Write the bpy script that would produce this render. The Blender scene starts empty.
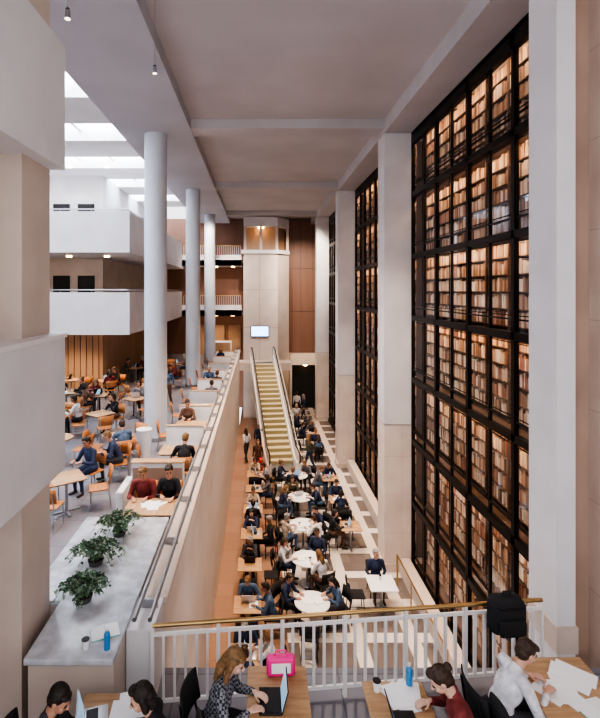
import bpy, bmesh, math, random
import numpy as np
from mathutils import Vector, Matrix, Euler
random.seed(7)
scene=bpy.context.scene
COL=scene.collection
V=Vector

# ------------------------------------------------------------------ materials
def M(name,col,rough=.6,metal=0,var=0,scale=4,bump=0,emit=None,es=0,spec=.5):
    m=bpy.data.materials.new(name); m.use_nodes=True
    nt=m.node_tree; b=nt.nodes['Principled BSDF']
    b.inputs['Base Color'].default_value=(*col,1)
    b.inputs['Roughness'].default_value=rough
    b.inputs['Metallic'].default_value=metal
    b.inputs['Specular IOR Level'].default_value=spec
    if emit:
        b.inputs['Emission Color'].default_value=(*emit,1); b.inputs['Emission Strength'].default_value=es
    if var or bump:
        tc=nt.nodes.new('ShaderNodeTexCoord'); n=nt.nodes.new('ShaderNodeTexNoise')
        n.inputs['Scale'].default_value=scale; n.inputs['Detail'].default_value=6
        nt.links.new(tc.outputs['Object'],n.inputs['Vector'])
        if var:
            r=nt.nodes.new('ShaderNodeValToRGB')
            r.color_ramp.elements[0].position=.3; r.color_ramp.elements[1].position=.7
            r.color_ramp.elements[0].color=(*[c*(1-var) for c in col],1)
            r.color_ramp.elements[1].color=(*[min(1,c*(1+var)) for c in col],1)
            nt.links.new(n.outputs['Fac'],r.inputs['Fac']); nt.links.new(r.outputs['Color'],b.inputs['Base Color'])
        if bump:
            bp=nt.nodes.new('ShaderNodeBump'); bp.inputs['Strength'].default_value=bump; bp.inputs['Distance'].default_value=.02
            nt.links.new(n.outputs['Fac'],bp.inputs['Height']); nt.links.new(bp.outputs['Normal'],b.inputs['Normal'])
    return m
def brickmat(name,c1,c2,mortar,sx,bw,bh,ms=.01,rough=.4,rotx=None,offset=.5):
    m=M(name,c1,rough); nt=m.node_tree; b=nt.nodes['Principled BSDF']
    tc=nt.nodes.new('ShaderNodeTexCoord'); mp=nt.nodes.new('ShaderNodeMapping')
    if rotx: mp.inputs['Rotation'].default_value=rotx
    t=nt.nodes.new('ShaderNodeTexBrick'); t.inputs['Scale'].default_value=sx
    t.inputs['Brick Width'].default_value=bw; t.inputs['Row Height'].default_value=bh
    t.inputs['Mortar Size'].default_value=ms; t.offset=offset
    t.inputs['Color1'].default_value=(*c1,1); t.inputs['Color2'].default_value=(*c2,1); t.inputs['Mortar'].default_value=(*mortar,1)
    n=nt.nodes.new('ShaderNodeTexNoise'); n.inputs['Scale'].default_value=1.3; n.inputs['Detail'].default_value=8
    mx=nt.nodes.new('ShaderNodeMixRGB'); mx.blend_type='OVERLAY'; mx.inputs['Fac'].default_value=.35
    nt.links.new(tc.outputs['Object'],mp.inputs['Vector']); nt.links.new(mp.outputs['Vector'],t.inputs['Vector'])
    nt.links.new(tc.outputs['Object'],n.inputs['Vector'])
    nt.links.new(t.outputs['Color'],mx.inputs[1]); nt.links.new(n.outputs['Fac'],mx.inputs[2])
    nt.links.new(mx.outputs[0],b.inputs['Base Color'])
    return m
def woodmat(name,c1,c2,rough=.45,scale=3,sc=(1,9,9)):
    m=M(name,c1,rough); nt=m.node_tree; b=nt.nodes['Principled BSDF']
    tc=nt.nodes.new('ShaderNodeTexCoord'); mp=nt.nodes.new('ShaderNodeMapping')
    mp.inputs['Scale'].default_value=sc
    n=nt.nodes.new('ShaderNodeTexNoise'); n.inputs['Scale'].default_value=scale; n.inputs['Detail'].default_value=8
    r=nt.nodes.new('ShaderNodeValToRGB'); r.color_ramp.elements[0].color=(*c1,1); r.color_ramp.elements[1].color=(*c2,1)
    r.color_ramp.elements[0].position=.35; r.color_ramp.elements[1].position=.68
    nt.links.new(tc.outputs['Object'],mp.inputs[0]); nt.links.new(mp.outputs[0],n.inputs['Vector'])
    nt.links.new(n.outputs['Fac'],r.inputs['Fac']); nt.links.new(r.outputs[0],b.inputs['Base Color'])
    return m

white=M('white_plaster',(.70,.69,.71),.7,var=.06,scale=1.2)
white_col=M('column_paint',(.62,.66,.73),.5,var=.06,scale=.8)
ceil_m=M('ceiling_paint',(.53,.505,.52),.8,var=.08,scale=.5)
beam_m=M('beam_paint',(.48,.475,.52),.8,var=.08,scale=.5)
stone_beige=M('beige_stone',(.60,.51,.45),.6,var=.08,scale=1.5,bump=.1)
stone_cream=brickmat('cream_travertine',(.68,.60,.54),(.71,.63,.57),(.53,.45,.40),1,1.2,.9,.005,.4,(math.pi/2,0,math.pi/2),0)
stone_pink=brickmat('pink_travertine',(.56,.44,.38),(.59,.47,.41),(.42,.33,.29),1,1.2,.9,.006,.45,(math.pi/2,0,math.pi/2),0)
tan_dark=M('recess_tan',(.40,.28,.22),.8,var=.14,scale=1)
marble=M('pale_marble_shelf',(.54,.57,.62),.22,var=.24,scale=6)
terr_floor=brickmat('terrace_stone',(.19,.19,.225),(.23,.225,.26),(.14,.14,.16),1,1.0,1.0,.012,.32,None,0)
bronze=M('dark_bronze',(.018,.015,.015),.4,.6)
shelfbr=M('shelf_bronze',(.14,.08,.05),.5,.1)
brass=M('brass_rail',(.50,.34,.16),.3,.9)
steel=M('brushed_steel',(.42,.43,.45),.3,.9)
whitemetal=M('white_metal',(.78,.76,.76),.4)
black=M('black_plastic',(.015,.015,.017),.5)
blackfab=M('black_fabric',(.02,.02,.023),.9,bump=.3,scale=60)
oak=woodmat('oak_top',(.40,.24,.13),(.54,.35,.20))
orangewood=woodmat('beech_chair',(.45,.17,.055),(.56,.25,.09))
darkwood=woodmat('dark_timber',(.23,.115,.075),(.27,.14,.095),.5,1.0,(2,2,.15))
panelwood=woodmat('panel_timber',(.36,.22,.13),(.42,.27,.17),.5,1.2,(2,2,.15))
paper=M('paper_white',(.85,.86,.88),.6)
laminate=M('white_laminate',(.78,.80,.82),.3)
pink=M('pink_fabric',(.85,.05,.3),.5)
redm=M('red_paint',(.6,.03,.03),.4)
teal=M('teal_cover',(.05,.5,.42),.5)
bluem=M('blue_plastic',(.05,.25,.55),.3)
leaf=M('leaf_green',(.07,.13,.07),.5,var=.5,scale=9)
leaf2=M('leaf_pale',(.24,.32,.23),.5,var=.3,scale=9)
soil=M('soil',(.05,.03,.02),.9)
terracotta=M('dark_pot',(.10,.10,.10),.8)
stepm=M('escalator_step_metal',(.60,.54,.38),.4,.2)
riser=M('escalator_riser',(.36,.31,.20),.5,.2)
nosing=M('escalator_nosing',(.66,.58,.36),.5)
rubber=M('black_rubber',(.02,.02,.02),.5)
screen_m=M('screen_blue',(.1,.2,.5),.2,emit=(.35,.6,1),es=3)
lapscreen=M('laptop_screen',(.1,.15,.2),.2,emit=(.3,.45,.6),es=.6)
silver=M('laptop_silver',(.6,.6,.63),.35,.6)
warm_lamp=M('warm_lamp',(1,.8,.5),.4,emit=(1,.62,.28),es=14)
case_lamp=M('case_lamp',(.6,.45,.3),.6,emit=(1,.64,.36),es=17)
day_pane=M('skylight_diffuser',(.9,.95,1),.4,emit=(.88,.94,1),es=10)
dl_lamp=M('downlight_lens',(1,.9,.7),.4,emit=(1,.85,.65),es=2)

def floor_lower():
    m=M('hall_floor_tile',(.4,.2,.1),.26); nt=m.node_tree; b=nt.nodes['Principled BSDF']
    L=nt.links.new; N=nt.nodes.new
    tc=N('ShaderNodeTexCoord')
    def br(w,h,ms,c1,c2,mo,off=.5,loc=(0,0,0)):
        mp=N('ShaderNodeMapping'); mp.inputs['Location'].default_value=loc; L(tc.outputs['Object'],mp.inputs[0])
        t=N('ShaderNodeTexBrick'); t.offset=off; t.inputs['Scale'].default_value=1
        t.inputs['Brick Width'].default_value=w; t.inputs['Row Height'].default_value=h; t.inputs['Mortar Size'].default_value=ms
        t.inputs['Mortar Smooth'].default_value=0
        t.inputs['Color1'].default_value=(*c1,1); t.inputs['Color2'].default_value=(*c2,1); t.inputs['Mortar'].default_value=(*mo,1)
        L(mp.outputs[0],t.inputs['Vector']); return t
    a=br(.6,.6,.006,(.29,.17,.115),(.34,.205,.14),(.24,.14,.10),0)
    g=br(.5,.5,.006,(.15,.125,.12),(.19,.16,.145),(.13,.11,.11),0)
    w=br(1.35,1.35,.17,(0,0,0),(0,0,0),(1,1,1),0,(.15,0,0))
    st=br(.9,.9,.01,(.62,.57,.53),(.66,.62,.58),(.5,.46,.42),.5)
    sx=N('ShaderNodeSeparateXYZ'); L(tc.outputs['Object'],sx.inputs[0])
    gt=N('ShaderNodeMath'); gt.operation='GREATER_THAN'; gt.inputs[1].default_value=.75; L(sx.outputs['X'],gt.inputs[0])
    mx=N('ShaderNodeMixRGB'); L(w.outputs['Color'],mx.inputs[0]); L(g.outputs['Color'],mx.inputs[1]); L(st.outputs['Color'],mx.inputs[2])
    m2=N('ShaderNodeMixRGB'); L(gt.outputs[0],m2.inputs[0]); L(a.outputs['Color'],m2.inputs[1]); L(mx.outputs[0],m2.inputs[2])
    L(m2.outputs[0],b.inputs['Base Color'])
    return m
hall_floor_m=floor_lower()

def bookmat():
    m=M('book_spines',(.4,.3,.2),.6); nt=m.node_tree; b=nt.nodes['Principled BSDF']
    g=nt.nodes.new('ShaderNodeNewGeometry'); r=nt.nodes.new('ShaderNodeValToRGB'); r.color_ramp.interpolation='CONSTANT'
    cols=[(.70,.52,.36),(.42,.24,.15),(.80,.68,.53),(.32,.14,.09),(.58,.40,.26),(.84,.76,.65),(.24,.16,.12),(.52,.32,.19),(.74,.60,.45)]
    cr=r.color_ramp
    cr.elements[0].color=(*cols[0],1); cr.elements[1].position=1/9; cr.elements[1].color=(*cols[1],1)
    for i in range(2,9):
        e=cr.elements.new(i/9); e.color=(*cols[i],1)
    nt.links.new(g.outputs['Random Per Island'],r.inputs['Fac']); nt.links.new(r.outputs[0],b.inputs['Base Color'])
    return m
books_m=bookmat()
def glassmat():
    m=bpy.data.materials.new('tinted_glass'); m.use_nodes=True; nt=m.node_tree; nt.nodes.clear()
    o=nt.nodes.new('ShaderNodeOutputMaterial'); mx=nt.nodes.new('ShaderNodeMixShader')
    t=nt.nodes.new('ShaderNodeBsdfTransparent'); t.inputs[0].default_value=(.92,.91,.92,1)
    g=nt.nodes.new('ShaderNodeBsdfGlossy'); g.inputs['Roughness'].default_value=.03; g.inputs[0].default_value=(.8,.85,.95,1)
    mx.inputs[0].default_value=.14
    nt.links.new(t.outputs[0],mx.inputs[1]); nt.links.new(g.outputs[0],mx.inputs[2])
    nt.links.new(mx.outputs[0],o.inputs[0]); return m
glass=glassmat()

# ------------------------------------------------------------------ mesh builder
class MB:
    def __init__(s,*mats): s.v=[];s.f=[];s.m=[];s.mats=list(mats);s.sm=[]
    def mi(s,mat):
        if mat not in s.mats: s.mats.append(mat)
        return s.mats.index(mat)
    def add(s,vs,fs,mat,smooth=False):
        o=len(s.v); s.v+= [tuple(v) for v in vs]; k=s.mi(mat)
        for f in fs: s.f.append([i+o for i in f]); s.m.append(k); s.sm.append(smooth)
    def box(s,x0,x1,y0,y1,z0,z1,mat,T=None):
        vs=[V((x,y,z)) for x in(x0,x1) for y in(y0,y1) for z in(z0,z1)]
        if T: vs=[T@v for v in vs]
        s.add(vs,[(0,1,3,2),(4,6,7,5),(0,4,5,1),(2,3,7,6),(0,2,6,4),(1,5,7,3)],mat)
    def rbox(s,x0,x1,y0,y1,z0,z1,mat,bev=.02,T=None,seg=2):
        bm=bmesh.new(); bmesh.ops.create_cube(bm,size=1)
        for v in bm.verts: v.co=V(((x0+x1)/2+v.co.x*(x1-x0),(y0+y1)/2+v.co.y*(y1-y0),(z0+z1)/2+v.co.z*(z1-z0)))
        bmesh.ops.bevel(bm,geom=bm.edges[:],offset=bev,segments=seg,affect='EDGES',profile=.5)
        vs=[(T@v.co if T else v.co.copy()) for v in bm.verts]
        bm.verts.index_update(); s.add(vs,[[v.index for v in f.verts] for f in bm.faces],mat,True); bm.free()
    def cyl(s,a,b,r0,r1,mat,n=16,caps=True):
        a=V(a);b=V(b);d=(b-a).normalized(); q=d.to_track_quat('Z','Y')
        vs=[];
        for p,r in((a,r0),(b,r1)):
            for i in range(n):
                t=2*math.pi*i/n; vs.append(p+q@V((r*math.cos(t),r*math.sin(t),0)))
        fs=[(i,(i+1)%n,n+(i+1)%n,n+i) for i in range(n)]
        s.add(vs,fs,mat,True)
        if caps: s.add(vs,[list(range(n))[::-1],list(range(n,2*n))],mat)
    def tube(s,pts,r,mat,n=8):
        for a,b in zip(pts[:-1],pts[1:]): s.cyl(a,b,r,r,mat,n)
        for p in pts[1:-1]: s.ball(p,r,mat,n,n//2)
    def ball(s,c,r,mat,n=12,k=8,sc=(1,1,1)):
        c=V(c);vs=[];fs=[]
        for j in range(k+1):
            ph=math.pi*j/k
            for i in range(n):
                t=2*math.pi*i/n; vs.append(c+V((r*sc[0]*math.sin(ph)*math.cos(t),r*sc[1]*math.sin(ph)*math.sin(t),r*sc[2]*math.cos(ph))))
        for j in range(k):
            for i in range(n): fs.append((j*n+i,(j+1)*n+i,(j+1)*n+(i+1)%n,j*n+(i+1)%n))
        s.add(vs,fs,mat,True)
    def prism(s,pts,axis,a0,a1,mat):
        def mk(p,a):
            return (a,p[0],p[1]) if axis=='x' else ((p[0],a,p[1]) if axis=='y' else (p[0],p[1],a))
        n=len(pts); vs=[mk(p,a0) for p in pts]+[mk(p,a1) for p in pts]
        fs=[list(range(n)),list(range(n,2*n))[::-1]]+[(i,n+i,n+(i+1)%n,(i+1)%n) for i in range(n)]
        s.add(vs,fs,mat)
    def mesh(s,name):
        me=bpy.data.meshes.new(name); me.from_pydata(s.v,[],s.f); 
        for m in s.mats: me.materials.append(m)
        me.polygons.foreach_set('material_index',s.m); me.polygons.foreach_set('use_smooth',s.sm)
        me.update()
        bm=bmesh.new(); bm.from_mesh(me); bmesh.ops.recalc_face_normals(bm,faces=bm.faces); bm.to_mesh(me); bm.free()
        return me
    def obj(s,name,loc=(0,0,0),rot=0): return place(s.mesh(name),name,loc,rot)
def place(me,name,loc=(0,0,0),rot=0,scale=1):
    o=bpy.data.objects.new(name,me); COL.objects.link(o); o.location=loc; o.rotation_euler=(0,0,rot); o.scale=(scale,)*3
    return o
def boxobj(name,x0,x1,y0,y1,z0,z1,mat):
    b=MB(); b.box(x0,x1,y0,y1,z0,z1,mat); return b.obj(name)

# ------------------------------------------------------------------ camera
cam=bpy.data.cameras.new('camera'); co=bpy.data.objects.new('camera',cam); COL.objects.link(co)
co.location=(0,0,8.8); co.rotation_euler=(math.pi/2,0,0)
cam.sensor_fit='VERTICAL'; cam.sensor_height=36; cam.sensor_width=36*600/718; cam.lens=480/718*36
cam.shift_x=42/718; cam.shift_y=-69/718; cam.clip_start=.1
scene.camera=co

# ------------------------------------------------------------------ shell
PY=(15.0,23.7,32.4)
boxobj('floor',-1.2,7,2,37,-.3,0,hall_floor_m)
boxobj('floor_terrace',-11.2,-1.45,6.1,36,3.6,4,terr_floor)
boxobj('floor_balcony',-11,5.5,-1,6.1,3.6,4,terr_floor)
b=MB(); b.box(-1.45,-1.2,6.1,31.2,0,4.82,stone_cream); b.box(-1.5,-1.15,6.1,31.2,4.82,4.9,stone_beige)
b.obj('wall_terrace_parapet')
b=MB()
for x in(-1.42,-1.24): b.tube([(x,5.5,5.02),(x,31.1,5.02)],.028,steel)
for i in range(18): 
    y=5.9+i*1.48; b.box(-1.43,-1.23,y-.012,y+.012,4.9,5.0,steel)
b.obj('parapet_handrail')
b=MB()
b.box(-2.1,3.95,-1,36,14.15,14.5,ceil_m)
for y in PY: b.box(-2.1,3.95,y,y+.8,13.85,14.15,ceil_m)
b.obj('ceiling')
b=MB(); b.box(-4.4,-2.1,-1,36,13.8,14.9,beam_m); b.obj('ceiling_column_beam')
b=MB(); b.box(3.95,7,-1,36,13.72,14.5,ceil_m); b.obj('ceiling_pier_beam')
b=MB(); y=4.0
panes=MB()
while y<36:
    b.box(-11.2,-4.4,y-2.2,min(y,36),14.4,15.3,white)
    for k in range(5): b.box(-11.2+k*1.5,-11.12+k*1.5,y,y+1.85,14.75,15.2,white)
    for yy in (y+.6,y+1.2): b.box(-11.2,-4.4,yy,yy+.04,14.85,15.0,white)
    panes.box(-11.2,-4.4,y,y+1.85,15.2,15.25,day_pane)
    y+=4.05
b.obj('ceiling_skylight_frame'); panes.obj('window_skylight')
boxobj('wall_left',-11.4,-11.2,5,36,3.6,15.3,white)
b=MB()
b.box(-6,-2.56,5.2,5.9,4,14.15,stone_beige)
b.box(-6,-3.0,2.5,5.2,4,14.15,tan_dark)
b.obj('wall_near_left')
b=MB(); b.box(-2.99,-2.38,2.4,5.92,6.6,8.22,white); b.box(-2.99,-2.36,2.4,5.94,8.22,8.27,whitemetal)
b.obj('balcony_parapet_near_left')
b=MB(); b.box(-2.99,-2.38,2.4,5.92,10.28,11.8,white); b.obj('balcony_parapet_near_left.001')
for z0,z1,fl in((6.95,8.7,7.4),(10.35,12.05,10.9)):
    b=MB(); b.box(-11.19,-5.3,19.8,20.05,z0,z1,white); b.box(-5.55,-5.3,20.05,33.4,z0,z1,white)
    b.box(-11.19,-5.55,20.05,35.98,z0,fl-.05,white)
    b.tube([(-11,19.9,z1+.1),(-5.42,19.9,z1+.1),(-5.42,33.4,z1+.1)],.03,steel)
    for i in range(5): b.cyl((-10.8+i*1.3,19.9,z1),(-10.8+i*1.3,19.9,z1+.1),.012,.012,steel,6)
    for i in range(10): b.cyl((-5.42,20+i*1.4,z1),(-5.42,20+i*1.4,z1+.1),.012,.012,steel,6)
    b.obj('gallery_balcony')
b=MB()
for z0,z1,m in((4,6.95,panelwood),(7.35,10.35,stone_beige),(10.85,14.4,white)):
    b.box(-11.2,-7.6,23.5,23.8,z0,z1,m); b.box(-7.9,-7.6,23.8,36,z0,z1,m)
for i in range(12): b.box(-11.1+i*.3,-11.08+i*.3,23.44,23.5,4,6.9,darkwood)
for x in(-10,-8.8):
    b.box(x,x+.8,23.42,23.5,11,13,black); b.box(x,x+.8,23.42,23.5,7.45,9.5,black)
b.obj('wall_gallery_back')
b=MB()
for z in(6.9,10.3,14.35):
    for x in(-10,-8.5,-6.8):
        b.cyl((x,21.6,z-.02),(x,21.6,z+.03),.12,.12,warm_lamp,12)
b.obj('gallery_downlight')
me=MB(); me.cyl((0,0,0),(0,0,9.8),.36,.36,white_col,48); me.cyl((0,0,0),(0,0,.12),.39,.39,steel,48)
cm=me.mesh('round_column')
for x,y in((-3.3,15.5),(-3.25,24.0),(-3.2,31.9)): place(cm,'round_column',(x,y,4))
def pier(y):
    b=MB(); b.box(3.95,4.8,y,y+.8,0,4.6,stone_cream); b.box(3.95,4.8,y,y+.8,4.6,13.7,white)
    b.box(3.91,4.84,y-.04,y+.84,0,.25,stone_beige); b.box(3.945,4.805,y-.005,y+.805,4.58,4.6,steel)
    b.obj('square_pier')
for y in PY: pier(y)
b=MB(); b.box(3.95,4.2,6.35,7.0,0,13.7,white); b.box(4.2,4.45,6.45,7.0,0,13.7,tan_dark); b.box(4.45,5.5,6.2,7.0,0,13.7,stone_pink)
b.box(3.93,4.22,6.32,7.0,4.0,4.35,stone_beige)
b.obj('square_pier')
boxobj('wall_right',6.6,6.8,7,36,0,13.7,bronze)
boxobj('wall_right_near',5.5,5.7,-1,7.0,3.6,13.7,stone_pink)
# ------------------------------------------------------------------ book tower glazing
def glazing(name,y0,y1,nb):
    b=MB(); x=4.82; w=(y1-y0)/nb
    rows=[.25+i*1.92 for i in range(8)]; rows[-1]=13.7
    for i in range(nb+1):
        y=y0+i*w; t=.055 if i%2==0 else .03
        b.box(x-(.03 if i%2==0 else 0),x+.06,y-t,y+t,0,13.7,bronze)
    for j,z in enumerate(rows): b.box(x-.03,x+.08,y0,y1,z-.075,z+.075,bronze)
    for j in range(len(rows)-1):
        b.box(x,x+.04,y0,y1,rows[j]+.30,rows[j]+.33,bronze)
        for i in range(nb):
            ya,yb=y0+i*w,y0+(i+1)*w; za,zb=rows[j],rows[j+1]; e=.09;t=.014
            for (p,q,r,s) in((ya+e,ya+e+t,za+.38,zb-.12),(yb-e-t,yb-e,za+.38,zb-.12),(ya+e,yb-e,za+.38,za+.4),(ya+e,yb-e,zb-.14,zb-.12)):
                b.box(x,x+.015,p,q,r,s,bronze)
    b.box(x-.1,x+.1,y0,y1,0,.16,bronze); b.box(x-.03,x+.1,y0,y1,13.35,13.7,bronze)
    b.obj(name)
    g=MB(); g.add([(x+.03,y0,.2),(x+.03,y1,.2),(x+.03,y1,13.6),(x+.03,y0,13.6)],[(0,1,2,3)],glass); g.obj('window_pane_'+name[-1])
    s=MB(); bk=MB(); 
    X0=5.24
    for j in range(7):
        for k in range(5):
            z=rows[j]+.12+k*.36
            s.box(X0-.01,X0+.3,y0,y1,z-.02,z,shelfbr)
            for i in range(nb):
                yy=y0+i*w+.05
                while yy<y0+(i+1)*w-.09:
                    tw=random.uniform(.035,.085)
                    if random.random()<.96:
                        h=random.uniform(.22,.32)
                        bk.box(X0+random.uniform(0,.04),X0+.25,yy,yy+tw-.004,z,z+h,books_m)
                    yy+=tw
        s.box(4.95,X0+.3,y0,y1,rows[j]-.04,rows[j]+.0,shelfbr)
        s.box(4.935,4.95,y0,y1,rows[j]-.13,rows[j],shelfbr)
    for i in range(nb+1): s.box(X0-.02,X0+.33,y0+i*w-.025,y0+i*w+.025,0,13.7,shelfbr)
    s.box(X0+.3,X0+.35,y0,y1,0,13.7,shelfbr)
    s.obj('bookcase'); bk.obj('book_collection')
    l=MB()
    for j in range(1,8):
        z=rows[j]-.045-(.1 if j==7 else 0)
        l.box(4.96,5.04,y0+.05,y1-.05,z-.02,z,case_lamp)
    l.obj('bookcase_strip_lamp')
glazing('window_1',7.05,14.98,8)
glazing('window_2',15.82,23.65,8)
glazing('window_3',24.55,32.35,8)
b=MB(); b.box(4.4,4.72,7.7,14.95,0,.45,stone_beige); b.box(4.4,4.72,15.85,23.65,0,.45,stone_beige); b.obj('baseboard_right')
b=MB(); b.tube([(4.15,10.5,.9),(4.15,14.3,.9),(4.15,14.3,0)],.025,brass)
for y in(10.5,11.8,13.0): b.cyl((4.15,y,0),(4.15,y,.9),.018,.018,brass,8)
b.obj('floor_handrail')

# ------------------------------------------------------------------ far end
b=MB(); b.box(-8,7,36,36.3,0,14.15,darkwood)
for i in range(5): b.box(2.3+i*.9,2.315+i*.9,35.98,36,4,14,black)
for z in(7.2,10.4): b.box(1.6,6.6,35.98,36,z-.01,z+.01,black)
b.obj('wall_far')
b=MB(); b.box(2.3,2.5,35.2,35.95,0,3.3,stone_beige); b.box(4.6,4.9,35.2,35.95,0,3.3,stone_beige); b.box(2.3,4.9,35.2,35.95,3.3,4.1,stone_beige)
b.box(2.5,4.6,35.88,35.94,0,3.3,black); b.cyl((3.5,35.6,3.2),(3.5,35.6,3.3),.15,.15,warm_lamp,12)
b.obj('door_1')
b=MB()
pl=[(-1.0,33),(1.35,33),(2.2,34.2),(2.2,35.95),(-1.0,35.95)]
b.prism(pl,'z',0,11.3,stone_beige)
b.prism([(-1.15,32.8),(1.42,32.8),(2.25,34.1),(2.25,35.95),(-1.15,35.95)],'z',11.3,11.55,white)
b.prism([(-1.0,33.9),(1.3,33.9),(1.9,34.6),(1.9,35.95),(-1,35.95)],'z',11.55,13.2,panelwood)
b.prism(pl,'z',13.2,13.82,white)
for p in((-.9,33.1),(.2,33.1),(1.3,33.1),(2.1,34.3)): b.box(p[0]-.09,p[0]+.09,p[1]-.09,p[1]+.09,11.55,13.2,stone_beige)
for z in(6.2,8.8): b.box(-1.01,1.36,32.985,33.0,z,z+.03,tan_dark)
b.box(.1,.13,32.985,33,4,11.3,tan_dark)
b.cyl((0.2,33.5,13.1),(0.2,33.5,13.2),.2,.2,warm_lamp,16)
b.obj('stair_tower')
b=MB(); b.rbox(-.5,.75,32.82,32.9,5.6,6.35,black,.02); b.box(-.45,.7,32.81,32.82,5.65,6.3,screen_m); b.box(-.05,.3,32.9,32.98,5.8,6.1,black)
b.obj('wall_screen')
b=MB(); b.box(-1.45,2.2,31.6,33,3.5,4,stone_beige)
b.obj('floor_bridge')
for z in(7.4,10.9):
    b=MB(); b.box(-5.3,-1.15,33.5,35.95,z-.4,z,white); b.box(-5.3,-1.15,33.5,33.65,z-.4,z+.35,white)
    b.tube([(-5.2,33.55,z+1.0),(-1.2,33.55,z+1.0)],.03,brass)
    for i in range(28): b.cyl((-5.2+i*.148,33.57,z+.35),(-5.2+i*.148,33.57,z+1),.012,.012,whitemetal,6)
    for x in(-4.3,-3,-1.8): b.cyl((x,34.5,z-.46),(x,34.5,z-.4),.12,.12,warm_lamp,12)
    b.obj('gallery_bridge')
b=MB()
for x in(-4.6,-3.4,-2.2): b.box(x,x+.9,35.85,35.97,4.0,6.2,panelwood)
b.obj('door_2')
b=MB()
b.rbox(-3.4,-1.9,34.6,35.1,4,5.1,white,.02); b.box(-3.3,-2.0,34.58,34.6,4.2,5.0,panelwood); b.obj('reception_counter')

# ------------------------------------------------------------------ escalator
def escalator():
    b=MB(); n=20; run=7.2; rise=4; st=run/n; W=.64
    for i in range(n):
        b.box(-W,W,i*st,(i+1)*st+.02,max(0,i*rise/n-.05),(i+1)*rise/n,stepm)
        b.box(-W,W,i*st-.012,i*st,(i)*rise/n,(i+1)*rise/n-.03,riser)
        b.box(-W,W,i*st-.015,i*st+.03,(i+1)*rise/n-.03,(i+1)*rise/n+.004,nosing)
    b.box(-W,W,-1.1,0,0,.03,steel); b.box(-W,W,run,run+.6,3.8,4.0,steel)
    for sx in(-1,1):
        xa,xb=sorted((sx*W,sx*(W+.18)))
        prof=[(-1.1,0),(-1.1,.4),(-.15,.42),(run,4.42),(run+.6,4.42),(run+.6,3.5),(run,3.2),(1.3,0)]
        b.prism(prof,'x',xa,xb,whitemetal)
        xc=(xa+xb)/2
        gp=[(-1.15,.4),(-1.3,.65),(-1.15,.93),(-.2,.95),(run,4.95),(run+.6,4.95),(run+.75,4.65),(run+.6,4.42),(run,4.42),(-.15,.42)]
        b.prism(gp,'x',xc-.03,xc+.03,whitemetal)
        b.tube([(xc,y,z) for y,z in[(-1.1,.42),(-1.28,.55),(-1.3,.75),(-1.12,.97),(-.2,.99),(run,4.99),(run+.6,4.99),(run+.76,4.75),(run+.7,4.5)]],.035,rubber,10)
        b.tube([(xc+sx*.16,-.9,.75),(xc+sx*.16,-.2,.75),(xc+sx*.16,run,4.75)],.02,whitemetal,6)
        for k in range(7):
            y=.2+k*1.1; b.cyl((xc+sx*.16,y,.75+(y+.2)*4/7.4),(xc+sx*.08,y,.4+(y+.2)*4/7.4),.012,.012,whitemetal,6)
    return b.obj('escalator',(1.15,24.2,0),math.radians(6.3))
escalator()
b=MB(); b.rbox(-.06,.06,-.18,.18,.35,1.0,redm,.02); b.cyl((0,0,0),(0,0,.4),.03,.03,steel); b.cyl((0,0,0),(0,0,.03),.16,.16,steel)
b.obj('red_sign_stand',(.12,22.2,0),.2)

# ------------------------------------------------------------------ near railing
RA=V((-1.2,5.46,4)); RB=V((3.5,5.92,4)); d=(RB-RA); Ld=d.length; ang=math.atan2(d.y,d.x)
b=MB(); n=38
b.tube([(0,0,.98),(Ld,0,.98)],.024,brass,12)
b.box(0,Ld,-.012,.012,.86,.90,whitemetal); b.box(0,Ld,-.012,.012,.1,.14,whitemetal)
for i in range(n+1):
    x=Ld*i/n
    if i%6==0: b.box(x-.02,x+.02,-.03,.03,0,.97,whitemetal)
    else: b.box(x-.014,x+.014,-.02,.02,.12,.88,whitemetal)
b.obj('balcony_railing',RA,ang)

b=MB(); b.box(-2.42,-1.52,5.05,8.1,4,4.88,stone_beige); b.rbox(-2.45,-1.51,5.0,8.15,4.88,4.95,marble,.012)
b.box(-2.9,-2.45,5.95,8.1,4,4.88,stone_beige); b.rbox(-2.9,-2.44,5.95,8.15,4.88,4.95,marble,.012)
b.box(-1.51,-1.2,5.5,6.09,4,4.9,white)
b.obj('stone_ledge')

# ------------------------------------------------------------------ plants
def plant(name,loc,r,h,seed):
    rd=random.Random(seed); b=MB()
    b.cyl((0,0,0),(0,0,.07),.09,.11,terracotta,20); b.cyl((0,0,.06),(0,0,.075),.10,.10,soil,20)
    for s in range(85):
        a=rd.uniform(0,6.28); L=rd.uniform(.3,1); pts=[V((0,0,.07))]
        for k in range(1,5):
            t=k/4*L; pts.append(V((math.cos(a)*r*t*1.1,math.sin(a)*r*t*1.1,max(.015,.07+h*(t*1.7-1.72*t*t)+rd.uniform(-.01,.02)))))
        b.tube(pts,.003,leaf,4)
        for k in range(1,5):
            for q in range(3):
                p=pts[k].lerp(pts[k-1],rd.random()); T=Matrix.Translation(p)@Euler((rd.uniform(-.9,.9),rd.uniform(-.9,.9),rd.uniform(0,6.28))).to_matrix().to_4x4()
                l=rd.uniform(.025,.06); w=l*.4
                vs=[T@V(c) for c in((0,0,0),(w,l*.4,.008),(w*.7,l*.8,0),(0,l*1.25,-.012),(-w*.7,l*.8,0),(-w,l*.4,.008),(0,l*.5,-.004))]
                b.add(vs,[(0,1,6),(1,2,6),(2,3,6),(3,4,6),(4,5,6),(5,0,6)],leaf if rd.random()<.55 else leaf2)
    b.obj(name,loc)
plant('potted_plant',(-2.16,5.95,4.95),.32,.40,1)
plant('potted_plant',(-2.28,6.75,4.95),.38,.42,2)
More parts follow.
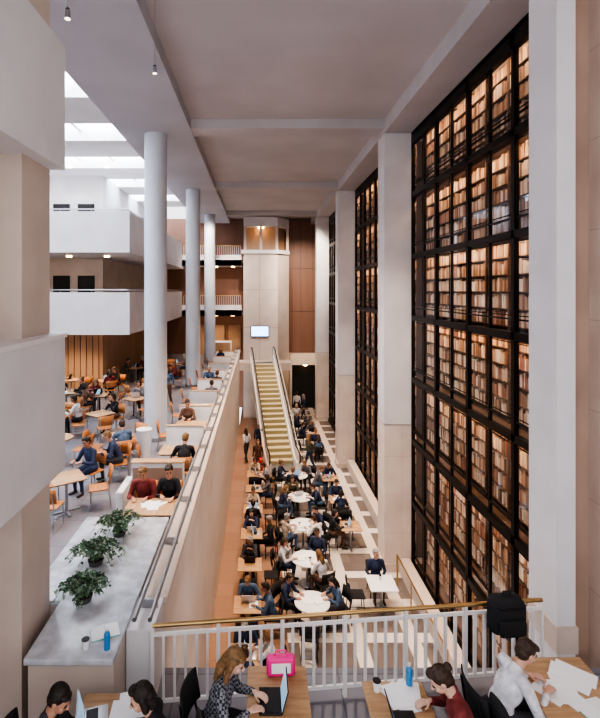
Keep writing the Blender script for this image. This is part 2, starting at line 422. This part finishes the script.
plant('potted_plant',(-2.18,7.55,4.95),.40,.46,3)

# ------------------------------------------------------------------ furniture
def chair_mesh(seatm,legm):
    b=MB()
    b.rbox(-.21,.21,-.19,.22,.42,.45,seatm,.012)
    N=8
    vs=[];fs=[]
    for t in range(N+1):
        a=(t/N-.5)*1.5; x=.235*math.sin(a)/math.sin(.75); yb=-.235+.06*(1-math.cos(a))/(1-math.cos(.75))
        for (z,dy) in((.56,0),(.86,-.05)):
            for th in(0,.016): vs.append((x,yb+dy-th,z))
    for t in range(N):
        o=t*4;p=o+4
        fs+=[(o,p,p+2,o+2),(o+1,o+3,p+3,p+1),(o+2,p+2,p+3,o+3),(o,o+1,p+1,p)]
    fs+=[(0,2,3,1),(N*4,N*4+1,N*4+3,N*4+2)]
    b.add(vs,fs,seatm,True)
    for x in(-.19,.19):
        b.tube([(x,.19,0),(x*.95,.17,.42)],.013,legm); b.tube([(x,-.24,0),(x*.95,-.19,.42),(x*.95,-.235,.6),(x*.9,-.27,.8)],.013,legm)
        b.tube([(x*.97,.18,.2),(x*.97,-.22,.2)],.008,legm)
    return b.mesh('dining_chair')
chairO=chair_mesh(orangewood,steel); chairB=chair_mesh(blackfab,black)
def sq_table(w,dp,top):
    b=MB(); b.rbox(-w/2,w/2,-dp/2,dp/2,.72,.75,top,.008); b.box(-w/2+.06,w/2-.06,-dp/2+.06,dp/2-.06,.69,.72,black)
    b.cyl((0,0,.03),(0,0,.7),.035,.035,steel,12)
    b.box(-.3,.3,-.03,.03,0,.03,steel); b.box(-.03,.03,-.3,.3,0,.03,steel)
    return b.mesh('cafe_table')
def rd_table(r,top):
    b=MB(); b.cyl((0,0,.72),(0,0,.75),r,r,top,40); b.cyl((0,0,.03),(0,0,.72),.035,.035,steel,12); b.cyl((0,0,0),(0,0,.03),.24,.22,steel,24)
    return b.mesh('round_table')
tSq=sq_table(.7,.7,oak); tRd=rd_table(.46,laminate); tW=sq_table(.75,.75,laminate); tRo=rd_table(.4,oak); tLong=sq_table(.72,.95,oak)
def laptop_mesh(body):
    b=MB(); b.rbox(-.16,.16,-.11,.11,0,.016,body,.004); b.box(-.14,.14,-.02,.09,.016,.018,black)
    T=Matrix.Translation((0,.11,.014))@Matrix.Rotation(math.radians(-15),4,'X')
    b.rbox(-.16,.16,-.004,.006,0,.22,body,.003,T); b.box(-.15,.15,-.006,-.004,.01,.21,lapscreen,T)
    return b.mesh('laptop')
lapS,lapB=laptop_mesh(silver),laptop_mesh(black)
def papers_mesh(seed):
    rd=random.Random(seed); b=MB()
    for i in range(4):
        T=Matrix.Translation((rd.uniform(-.12,.12),rd.uniform(-.1,.1),.001+i*.003))@Matrix.Rotation(rd.uniform(-.6,.6),4,'Z')
        b.box(-.105,.105,-.148,.148,0,.002,paper,T)
    return b.mesh('paper_sheets')
pap=[papers_mesh(i) for i in range(3)]
b=MB(); b.cyl((0,0,0),(0,0,.1),.03,.04,laminate,16); b.cyl((0,0,.1),(0,0,.108),.042,.042,black,16); cup=b.mesh('coffee_cup')
b=MB(); b.cyl((0,0,0),(0,0,.16),.033,.033,bluem,16); b.cyl((0,0,.16),(0,0,.2),.033,.014,bluem,16); b.cyl((0,0,.2),(0,0,.225),.016,.016,laminate,12); bottle=b.mesh('water_bottle')
b=MB(); 
for s in(-1,1):
    T=Matrix.Rotation(s*.08,4,'Y'); 
    b.box(min(0,s*.15),max(0,s*.15),-.11,.11,0.012,.022,paper,T)
b.box(-.155,.155,-.115,.115,0,.006,teal); book=b.mesh('open_book')

# ------------------------------------------------------------------ people
def ico(bm,c,r,T=None,sc=None,sub=2):
    M4=Matrix.Translation(c)
    if T: M4=M4@T.to_4x4()
    M4=M4@Matrix.Diagonal((*(sc if sc else (r,r,r)),1))
    bmesh.ops.create_icosphere(bm,subdivisions=sub,radius=1,matrix=M4)
def frus(bm,a,ra,b_,rb):
    dd=b_-a; L=dd.length
    if L<1e-5:return
    q=dd.to_track_quat('Z','Y').to_matrix().to_4x4()
    bmesh.ops.create_cone(bm,cap_ends=True,segments=14,radius1=ra,radius2=rb,depth=L,matrix=Matrix.Translation((a+b_)/2)@q)
def remesh(prims,vox,smooth=3):
    bm=bmesh.new()
    for p in prims:
        if p[0]=='c': ico(bm,p[1],p[2]); ico(bm,p[3],p[4]); frus(bm,p[1],p[2],p[3],p[4])
        else: ico(bm,p[1],1,p[3],p[2],3)
    me=bpy.data.meshes.new('tmp'); bm.to_mesh(me); bm.free()
    o=bpy.data.objects.new('tmp',me); COL.objects.link(o)
    r=o.modifiers.new('r','REMESH'); r.mode='VOXEL'; r.voxel_size=vox; r.adaptivity=0
    s=o.modifiers.new('s','SMOOTH'); s.factor=.5; s.iterations=smooth
    dg=bpy.context.evaluated_depsgraph_get(); dg.update(); ev=o.evaluated_get(dg); m2=ev.to_mesh()
    n=len(m2.vertices); co_=np.empty(n*3); m2.vertices.foreach_get('co',co_); co_=co_.reshape(-1,3)
    fs=[tuple(p.vertices) for p in m2.polygons]
    cen=np.empty(len(fs)*3); m2.polygons.foreach_get('center',cen); cen=cen.reshape(-1,3)
    ev.to_mesh_clear(); bpy.data.objects.remove(o); bpy.data.meshes.remove(me)
    best=np.full(len(fs),1e9); idx=np.zeros(len(fs),int)
    for p in prims:
        if p[0]=='c':
            a=np.array(p[1]);bb=np.array(p[3]);ab=bb-a; t=np.clip(((cen-a)@ab)/max(ab@ab,1e-9),0,1)
            dd=np.linalg.norm(cen-(a+t[:,None]*ab),axis=1)-(p[2]+(p[4]-p[2])*t)
        else:
            R=np.array(p[3]) if p[3] else np.eye(3); q=(cen-np.array(p[1]))@R; s_=np.array(p[2])
            k0=np.linalg.norm(q/s_,axis=1); k1=np.linalg.norm(q/(s_*s_),axis=1); dd=k0*(k0-1)/np.maximum(k1,1e-9)
        mt=p[-1]; w=dd<best; best[w]=dd[w]; idx[w]=mt
    return co_,fs,idx
def ik(a,b_,l1,l2,pole):
    d_=b_-a; D=min(d_.length,l1+l2-.005); dn=d_.normalized(); b2=a+dn*D
    x=(l1*l1-l2*l2+D*D)/(2*D); h=math.sqrt(max(l1*l1-x*x,0)); n_=pole-dn*pole.dot(dn); n_.normalize()
    return a+dn*x+n_*h,b2
TOP,TRO,SK,HA,SH,EY,LI=range(7)
def person_mesh(name,lean=.2,hands=((-.13,.42,.79),(.13,.42,.79)),head=(.35,0),hair='short',female=False,standing=False,walk=0,skirt=False,vox=.016,hv=.008,handv=.006,curl=.5,mats=None,side=0,longsleeve=True):
    P=[];  z0=.95 if standing else .545
    pel=V((0,0,z0)); u=V((side,math.sin(lean),math.cos(lean))).normalized()
    sw=.155 if female else .18
    Rt=Matrix((V((1,0,0)),u.cross(V((1,0,0))),u)).transposed()
    def T(x,y,z): return pel+Rt@V((x,y,z))
    tw=.92 if female else 1
    P.append(('e',T(0,0,0),(.165,.115,.105),Rt,TRO))
    P.append(('e',T(0,.005,.12),(.142*tw,.105,.13),Rt,TOP))
    P.append(('e',T(0,.01,.28),(.165*tw,.112,.19),Rt,TOP))
    P.append(('c',T(-sw+.03,-.005,.43),.062,T(sw-.03,-.005,.43),.062,TOP))
    P.append(('c',T(0,-.01,.44),.07,T(0,0,.485),.055,TOP))
    if female:
        for s in(-1,1): P.append(('e',T(s*.065,.085,.30),(.055,.045,.055),Rt,TOP))
    P.append(('c',T(0,0,.47),.05,T(0,.025,.56),.048,SK))
    wr=[];el=[]
    for k,s in enumerate((-1,1)):
        S=T(s*sw,0,.425); H=V(hands[k]); E,W_=ik(S,H,.29,.26,V((s*.6,-.5,-.7)) if not standing else V((s*.2,-1,0)))
        P.append(('c',S,.062,E,.046,TOP)); Wm=E.lerp(W_,.9)
        P.append(('c',E,.046,Wm,.034 if longsleeve else .03,TOP if longsleeve else SK)); P.append(('c',E.lerp(W_,.8),.026,W_,.023,SK))
        wr.append(W_); el.append(E)
    for s in(-1,1):
        hp=T(s*.085,0,-.01)
        if standing:
            f=walk*s; kn=V((s*.09,.10*f+.03,.50)); an=V((s*.09,.28*f if f<0 else .24*f,.09+(.06 if f<0 else 0)))
        else: kn=V((s*(.12 if not female else .08),.44,.50)); an=V((s*.12,.40+.06*s*walk,.09))
        lm=SK if skirt else TRO
        P.append(('c',hp,.092,kn,.062,TRO)); P.append(('c',kn,.058,an.lerp(kn,.1),.042,lm)); P.append(('c',kn.lerp(an,.25),.06,kn.lerp(an,.5),.052,lm))
        P.append(('c',V((an.x,an.y-.02,an.z-.045)),.04,V((an.x+s*.02,an.y+.14,an.z-.055)),.032,SH)); P.append(('c',an,.038,an+V((0,0,-.04)),.04,SH))
    parts=[remesh(P,vox)]
    HB=T(0,.025,.545); Rh=(Euler((-head[0],0,head[1])).to_matrix())
    def h(x,y,z): return HB+Rh@V((x,y,z))
    Q=[('e',h(0,-.008,.135),(.074,.094,.098),Rh,SK),('e',h(0,.028,.07),(.054,.06,.062),Rh,SK),('e',h(0,.055,.032),(.028,.026,.02),Rh,SK),
       ('c',h(0,.086,.128),.009,h(0,.106,.097),.013,SK),('e',h(-.008,.098,.092),(.012,.012,.009),Rh,SK),('e',h(.008,.098,.092),(.012,.012,.009),Rh,SK),
       ('c',h(0,-.02,-.02),.05,h(0,-.01,.07),.05,SK),('e',h(0,.083,.068),(.023,.011,.008),Rh,LI)]
    for s in(-1,1):
        Q+=[('e',h(s*.078,-.005,.115),(.011,.02,.031),Rh,SK),('e',h(s*.03,.079,.124),(.014,.011,.009),Rh,EY),('e',h(s*.031,.082,.14),(.018,.009,.004),Rh,HA),('e',h(s*.04,.06,.09),(.022,.024,.022),Rh,SK)]
    Q+=[('e',h(0,-.026,.157),(.084,.096,.092),Rh,HA),('e',h(0,-.045,.11),(.08,.07,.08),Rh,HA),('e',h(.02,.035,.205),(.06,.05,.03),Rh,HA)]
    if hair=='long':
        for s in(-1,1): Q+=[('c',h(s*.062,-.02,.15),.035,h(s*.085,-.01,.03),.03,HA),('c',h(s*.085,-.01,.03),.03,h(s*.09,.02,-.09),.022,HA)]
        Q+=[('c',h(0,-.07,.12),.06,h(0,-.085,-.03),.06,HA),('c',h(-.03,-.085,-.03),.05,h(-.03,-.08,-.14),.03,HA),('c',h(.03,-.085,-.03),.05,h(.03,-.08,-.13),.03,HA)]
    if hair=='bun': Q+=[('e',h(0,-.13,.17),(.042,.04,.042),Rh,HA),('c',h(0,-.08,.12),.05,h(0,-.075,.05),.04,HA)]
    if hair=='bob':
        for s in(-1,1): Q+=[('c',h(s*.066,-.02,.15),.035,h(s*.078,-.01,.05),.034,HA)]
        Q+=[('c',h(-.03,-.07,.12),.05,h(-.03,-.07,.03),.05,HA),('c',h(.03,-.07,.12),.05,h(.03,-.07,.03),.05,HA)]
    parts.append(remesh(Q,hv,2))
    for k_,s in enumerate((-1,1)):
        W_=wr[k_]; y=(W_-el[k_]).normalized()
        if standing: up=V((s,0,0))
        else:
            y=V((y.x*.6,y.y,y.z*.15)).normalized() if y.y>.2 or abs(y.x)>.5 else y
            up=V((0,0,1))
            if abs(y.z)>.8: up=V((0,-1,0))
        x=y.cross(up).normalized(); z=x.cross(y).normalized(); R=Matrix((x,y,z)).transposed()
        def g(a,b1,c): return W_+R@V((a,b1,c))
        F=[]
        F.append(('e',g(0,.05,0),(.036,.05,.013),R,SK)); F.append(('c',g(0,-.02,0),.023,g(0,.02,0),.022,SK))
        for i,(fx,L) in enumerate(((.028,.070),(.010,.080),(-.010,.075),(-.028,.058))):
            fx*= -s
            kx=g(fx,.085,0); F.append(('c',g(fx*.6,.02,0),.012,kx,.0105,SK)); pos=V((fx,.085,0)); a=.12
            for j,fr in enumerate((.45,.3,.25)):
                a2=a+curl*(.3+.35*j); nx=pos+V((fx*.12,math.cos(a2),-math.sin(a2)))*L*fr
                F.append(('c',g(*pos),.0095-.001*j,g(*nx),.009-.001*j,SK)); pos=nx; a=a2
        t0=V((-s*.022,.018,-.003)); t1=V((-s*.052,.05,-.012)); t2=V((-s*.06,.085,-.018))
        F+=[('c',g(*t0),.014,g(*t1),.011,SK),('c',g(*t1),.0105,g(*t2),.009,SK)]
        parts.append(remesh(F,handv,1))
    allv=[];allf=[];allm=[];o_=0
    for c,f,i in parts:
        allv.append(c); allf+=[tuple(q+o_ for q in ff) for ff in f]; allm.append(i); o_+=len(c)
    me=bpy.data.meshes.new(name); me.from_pydata(np.vstack(allv).tolist(),[],allf)
    for m in (mats or [MT['grey'],MT['navy'],SKN[0],HAIR[0],shoe,eye,lip]): me.materials.append(m)
    me.polygons.foreach_set('material_index',np.concatenate(allm).astype(np.int32)); me.polygons.foreach_set('use_smooth',[True]*len(allf)); me.update()
    return me
def cloth(n,c): return M('cloth_'+n,c,.85,var=.25,scale=14,bump=.4)
MT={k:cloth(k,c) for k,c in dict(black=(.02,.02,.025),grey=(.14,.14,.16),navy=(.03,.045,.10),brown=(.13,.07,.05),maroon=(.20,.04,.04),white=(.62,.62,.66),denim=(.08,.13,.22),olive=(.10,.10,.07),ltgrey=(.32,.32,.36),cream=(.48,.41,.34),charcoal=(.05,.05,.06)).items()}
SKN=[M('skin_'+str(i),c,.5,spec=.4) for i,c in enumerate([(.58,.34,.25),(.48,.26,.18),(.28,.15,.09),(.62,.40,.31)])]
HAIR=[M('hair_'+str(i),c,.6,var=.4,scale=30,bump=.6) for i,c in enumerate([(.02,.014,.012),(.05,.028,.018),(.20,.11,.05),(.28,.26,.25)])]
shoe=M('shoe_leather',(.03,.02,.018),.5); eye=M('eye_dark',(.03,.02,.02),.2); lip=M('lip',(.50,.18,.15),.5)
POSE=[
 ('seated_man',person_mesh('seated_man_a',lean=.22,head=(.35,0))),
 ('seated_woman',person_mesh('seated_woman_a',lean=.30,head=(.55,.1),hair='long',female=True,hands=((-.1,.40,.79),(.16,.36,.79)))),
 ('seated_man',person_mesh('seated_man_b',lean=.05,head=(.1,.4),hands=((-.14,.25,.62),(.16,.28,.62)))),
 ('seated_woman',person_mesh('seated_woman_b',lean=.18,head=(.25,-.3),hair='bob',female=True,hands=((-.05,.30,1.0),(.14,.42,.79)))),
 ('seated_man',person_mesh('seated_man_c',lean=.42,head=(.5,-.1),hands=((-.2,.46,.79),(.08,.44,.79)))),
 ('seated_woman',person_mesh('seated_woman_c',lean=.12,head=(.3,.2),hair='bun',female=True,hands=((-.14,.42,.79),(.1,.38,.82)))),
]
STAND=[('standing_man',person_mesh('standing_man_a',lean=.03,head=(.05,.2),standing=True,walk=.3,hands=((-.24,.06,.88),(.24,.08,.88)))),
 ('walking_woman',person_mesh('walking_woman_a',lean=.05,head=(.1,0),standing=True,walk=1,female=True,hair='long',hands=((-.22,-.12,.90),(.22,.2,.92))))]
rp=random.Random(11)
TOPS=['black','grey','navy','brown','maroon','white','denim','olive','charcoal','ltgrey','black','charcoal','cream','black','navy','grey']
def person(x,y,z,rot,kind=None,top=None,stand=False,hair=None):
    nm,me=(STAND if stand else POSE)[kind if kind is not None else rp.randrange(2 if stand else 6)]
    o=place(me,nm,(x,y,z),rot,rp.uniform(.96,1.04) if stand else 1)
    ms=[MT[top or rp.choice(TOPS)],MT[rp.choice(['black','navy','denim','charcoal','brown'])],rp.choice(SKN[:2]+SKN),HAIR[hair] if hair is not None else rp.choice(HAIR[:3]+HAIR)]
    for i in range(4): o.material_slots[i].link='OBJECT'; o.material_slots[i].material=ms[i]
    return o
def seat(cx,cy,z,a,dist,chair,occ=True,kind=None,top=None):
    x=cx+math.cos(a)*dist; y=cy+math.sin(a)*dist; rot=a+math.pi/2
    place(chair,'dining_chair',(x,y,z),rot)
    if occ: person(x,y,z,rot,kind,top)
def group(cx,cy,z,tm,dist,angs,chair,rot=0,items=True,dens=1):
    place(tm,'round_table' if tm in(tRd,tRo) else 'cafe_table',(cx,cy,z),rot)
    for a in angs:
        occ=rp.random()<dens
        if isinstance(a,tuple): a,occ=a
        seat(cx,cy,z,math.radians(a),dist,chair,occ)
        if items and occ:
            r=rp.random(); ix=cx+math.cos(math.radians(a))*.16; iy=cy+math.sin(math.radians(a))*.16; ra=math.radians(a)+math.pi/2
            if len(angs)>3 and r<.5: continue
            if r<.45: place(rp.choice((lapS,lapB)),'laptop',(ix,iy,z+.75),ra)
            elif r<.75: place(rp.choice(pap),'paper_sheets',(ix,iy,z+.75),ra)
            elif r<.85: place(book,'open_book',(ix,iy,z+.75),ra)
            else: place(cup,'coffee_cup',(ix,iy,z+.75),ra)

# lower hall, left row
for i,y in enumerate((10.6,12.3,14.1,15.9,17.7,19.5,21.0)):
    group(-.3+.03*i,y,0,tSq,.64,[0,90] if i%2 else [90,(0,i%3==0),270][:2+(i%4==0)],chairB,dens=.9)
angs=[[20,(260,False),150],[60,170,300],[30,(130,False),215,310],[0,110,200],[45,160,250],[90,200]]
for i,(x,y) in enumerate(((1.40,12.4),(1.47,14.4),(1.55,16.5),(1.62,18.7),(1.7,20.9))):
    group(x,y,0,tRd,.82,angs[i],chairB,items=True)
place(book,'open_book',(1.5,16.4,.75),.4)
for i,(x,y) in enumerate(((3.4,13.2),(3.15,16.4),(3.1,18.5),(3.1,20.6),(3.1,25.2),(3.05,27.2),(3.0,29.4))):
    if i==0: group(x,y,0,tW,.70,[(180,False),90],chairB)
    else: group(x,y,0,tSq,.66,[90,180] if i%2 else [90,(180,i%3==0),270],chairB,dens=.85)
for x,y,r,k in((.05,25.6,0,0),(2.5,23.3,2,1),(.0,22.9,3,0),(3.1,32.4,1,1),(2.7,33.4,0,0),(2.4,29.8,3,1),(-.6,24.6,.5,1)): person(x,y,0,r,k,stand=True)
# terrace, booths along parapet
b=MB(); b.rbox(-.55,.48,-.05,.05,0,1.02,white,.012); b.rbox(-.57,.49,-.06,.06,1.02,1.05,oak,.006); b.rbox(-.5,.45,-.36,-.06,0,.44,white,.02); b.rbox(-.5,.45,.06,.36,0,.44,white,.02)
booth=b.mesh('booth_bench')
for i,y in enumerate((9.0,12.2,14.5,16.8,19.1,21.4,23.7,26,28.3)):
    place(tLong,'cafe_table',(-2.0,y,4),math.pi/2)
    if i==0:
        for x in(-2.28,-1.78): place(chairO,'dining_chair',(x,y+.68,4),math.pi); person(x,y+.68,4,math.pi,[0,5][x>-2],['maroon','black'][x>-2])
    else:
        place(booth,'booth_bench',(-2.0,y+1.15,4),0)
        if rp.random()<.5: person(-2.25,y+.87,4,math.pi)
        if rp.random()<.4: place(chairO,'dining_chair',(-1.8,y-.62,4),0); person(-1.8,y-.62,4,0)
        place(chairO,'dining_chair',(-2.78,y-.05,4),-math.pi/2+.2)
    if rp.random()<.7: place(rp.choice(pap),'paper_sheets',(-2,y,4.75),0)
b=MB(); b.rbox(-2.7,-1.6,10.25,10.45,4,5.1,white,.015); b.rbox(-2.85,-2.7,9.6,10.45,4,4.75,white,.015); b.box(-2.68,-1.62,10.24,10.25,4.1,5.0,tan_dark); b.rbox(-2.72,-1.58,10.23,10.47,5.1,5.13,oak,.008)
b.obj('booth_partition')
rt=random.Random(5)
for (x,y,an,tm) in((-4.15,10.4,[(150,False),(265,False),(20,False)],tSq),(-3.9,13.4,[(60,False),(180,False),300],tSq),(-5.5,13.2,[(0,False),(120,False),(240,False)],tRo),(-5.2,15.8,[60,(200,False),300],tSq),(-6.6,15.9,[0,(180,False),(90,False)],tRo),(-4.6,18.0,[90,(180,False),(320,False)],tSq),
   (-6.2,18.6,[(0,False),120,240],tSq),(-7.6,19.0,[30,200],tSq),(-4.8,20.6,[0,(100,False),(220,False)],tRo),(-6.8,21.6,[60,180,300],tSq),(-4.6,23.2,[30,160],tSq),(-8.5,21.8,[(0,False),180],tSq),(-4.5,26.5,[0,120],tSq),(-6.4,25.2,[60,200],tSq)):
    group(x,y,4,tm,.68,an,chairO,rt.uniform(0,1),dens=.85)
person(-4.0,11.6,4,2.6,0,'navy'); place(chairO,'dining_chair',(-4.0,11.6,4),2.6)
person(-3.5,12.15,4,1.9,4,'navy'); place(chairO,'dining_chair',(-3.5,12.15,4),1.9)
person(-3.7,19.6,4,3,1,None,True)
b=MB(); b.cyl((0,0,0),(0,0,.75),.2,.22,white,24); b.cyl((0,0,.75),(0,0,.78),.23,.23,laminate,24); b.obj('litter_bin',(-3.3,13.9,4))

# ------------------------------------------------------------------ foreground people at balcony
Z=4.0
tabN=sq_table(.62,.95,oak)
hi=dict(vox=.011,hv=.0042,handv=.004)
plaid=M('plaid_cloth',(.1,.1,.12),.9); nt=plaid.node_tree
tc=nt.nodes.new('ShaderNodeTexCoord'); ck=nt.nodes.new('ShaderNodeTexChecker'); ck.inputs['Scale'].default_value=38
ck.inputs[1].default_value=(.22,.23,.26,1); ck.inputs[2].default_value=(.03,.03,.04,1)
nt.links.new(tc.outputs['Object'],ck.inputs[0]); nt.links.new(ck.outputs[0],nt.nodes['Principled BSDF'].inputs['Base Color'])
def fg(name,loc,rot,mats,chair,**kw):
    me=person_mesh(name,mats=mats+[shoe,eye,lip],**hi,**kw); place(me,name,loc,rot); place(chair,'dining_chair',loc,rot)
R_=-math.pi/2; L_=math.pi/2
fg('seated_woman',(-.46,4.75,Z),R_-.15,[plaid,MT['black'],SKN[3],HAIR[2]],chairB,lean=.3,head=(.5,-.1),hair='long',female=True,hands=((-.10,.42,.79),(.12,.40,.79)))
place(tabN,'cafe_table',(.2,4.7,Z)); place(lapB,'laptop',(.12,4.72,Z+.75),R_)
fg('seated_woman',(-.80,4.3,Z),L_,[MT['black'],MT['denim'],SKN[0],HAIR[0]],chairB,lean=.33,head=(.4,.3),hair='bob',female=True,hands=((-.16,.40,.79),(.14,.38,.79)))
fg('seated_man',(-2.05,4.3,Z),R_,[MT['charcoal'],MT['denim'],SKN[1],HAIR[0]],chairB,lean=.38,head=(.5,-.2),hair='short',hands=((-.14,.42,.79),(.14,.42,.79)))
place(tabN,'cafe_table',(-1.42,4.35,Z)); place(lapS,'laptop',(-1.52,4.5,Z+.75),L_+.3); place(pap[0],'paper_sheets',(-1.25,4.6,Z+.75),.2)
fg('seated_woman',(2.03,4.5,Z),L_-.1,[MT['maroon'],MT['black'],SKN[3],HAIR[1]],chairB,lean=.42,head=(.65,.1),hair='bun',female=True,hands=((-.14,.42,.79),(.15,.38,.79)))
place(tabN,'cafe_table',(1.38,4.5,Z)); place(pap[1],'paper_sheets',(1.5,4.75,Z+.75),.3); place(cup,'coffee_cup',(1.2,4.85,Z+.75)); place(bottle,'water_bottle',(1.55,4.92,Z+.75)); place(lapB,'laptop',(1.38,4.45,Z+.75),L_)
fg('seated_man',(2.40,4.85,Z),R_+.1,[MT['white'],MT['charcoal'],SKN[0],HAIR[1]],chairB,lean=.5,head=(.45,0),hair='short',hands=((-.12,.44,.79),(.12,.46,.79)))
place(sq_table(.8,.9,oak),'cafe_table',(3.15,4.85,Z)); place(pap[2],'paper_sheets',(3.05,4.8,Z+.75),.3); place(pap[0],'paper_sheets',(3.3,5.0,Z+.75),.9); place(book,'open_book',(3.25,4.62,Z+.75),.3)
b=MB(); b.rbox(-.15,.15,-.05,.05,0,.2,pink,.03); b.box(-.1,.1,-.056,-.05,.05,.15,paper); b.tube([(-.06,0,.2),(-.05,0,.25),(.05,0,.25),(.06,0,.2)],.008,pink)
b.obj('pink_bag',(.24,5.06,Z+.75),.05)
b=MB(); b.rbox(-.22,.22,-.11,.11,0,.40,blackfab,.09,seg=4); b.rbox(-.16,.16,-.16,-.09,.03,.22,blackfab,.03); b.rbox(-.2,.2,-.12,.12,.26,.44,blackfab,.1,seg=4)
b.tube([(-.05,0,.42),(-.04,0,.48),(.04,0,.48),(.05,0,.42)],.012,black)
for x in(-.12,.12): b.tube([(x,.1,.38),(x,.16,.3),(x,.15,.12),(x,.1,.04)],.014,black)
b.obj('black_rucksack',(2.95,5.70,Z+.74),ang)
place(bottle,'water_bottle',(-1.62,5.15,4.95)); place(cup,'coffee_cup',(-1.85,5.15,4.95)); place(book,'open_book',(-1.72,5.4,4.95),.4)

# ------------------------------------------------------------------ pendant and gallery spots, added fill spots
def pend(x,y,z):
    b=MB(); b.cyl((0,0,.0),(0,0,13.8-z if x<-2.1 else 14.15-z),.004,.004,steel,6)
    b.cyl((0,0,-.06),(0,.0,.05),.04,.03,steel,16); b.cyl((0,0,-.064),(0,0,-.06),.035,.035,dl_lamp,16); b.ball((0,0,.05),.03,black)
    b.obj('pendant_spotlight',(x,y,z))
for p in((-1.72,8,12.47),(-2.38,6,12.25)): pend(*p)
def spot(name,loc,e,col,size=1.6,tgt=None):
    l=bpy.data.lights.new(name,'SPOT'); l.energy=e; l.color=col; l.spot_size=size; l.spot_blend=.7; l.shadow_soft_size=.25
    o=bpy.data.objects.new(name,l); COL.objects.link(o); o.location=loc
    if tgt: o.rotation_euler=(V(tgt)-V(loc)).to_track_quat('-Z','Y').to_euler()
for y in(12,18.5,26.5):
    spot('hall_fill_spot',(-.6,y,13.8),2100,(1,.70,.46),1.2)  # added warm fill for the lower hall, no fixture modelled
    spot('hall_fill_spot',(2.2,y,13.8),1600,(1,.82,.68),1.5)  # second row of the added hall fill
spot('gallery_spot',(-8.8,21.6,6.8),320,(1,.74,.5),2.4)
spot('gallery_spot',(-6.4,21.6,6.8),200,(1,.74,.5),2.4)
spot('gallery_spot',(-3,34.5,6.8),150,(1,.74,.5),2.4)
spot('escalator_fill_spot',(.6,28,13.7),1500,(1,.93,.8),.6)  # added fill from the ceiling onto the escalator, no lamp body
spot('portal_spot',(3.5,34,6),200,(1,.7,.4),1.6)
spot('tower_fill_spot',(.2,25,13.6),1700,(1,.9,.82),1.0,(.2,33.5,8))  # added fill to lift the dark tower, no real lamp here
spot('far_wall_fill_spot',(3.2,29,13.6),1700,(1,.84,.7),1.1,(3.2,36,8))  # fill spots added to brighten the far wall, without fixtures
spot('far_wall_fill_spot',(-3.2,29,13.6),1000,(1,.84,.7),1.1,(-3.2,36,8))

w=bpy.data.worlds.new('world'); scene.world=w; w.use_nodes=True
bg=w.node_tree.nodes['Background']; bg.inputs[0].default_value=(.97,.95,.97,1); bg.inputs[1].default_value=1.25
scene.view_settings.look='AgX - High Contrast'
scene.view_settings.exposure=.5
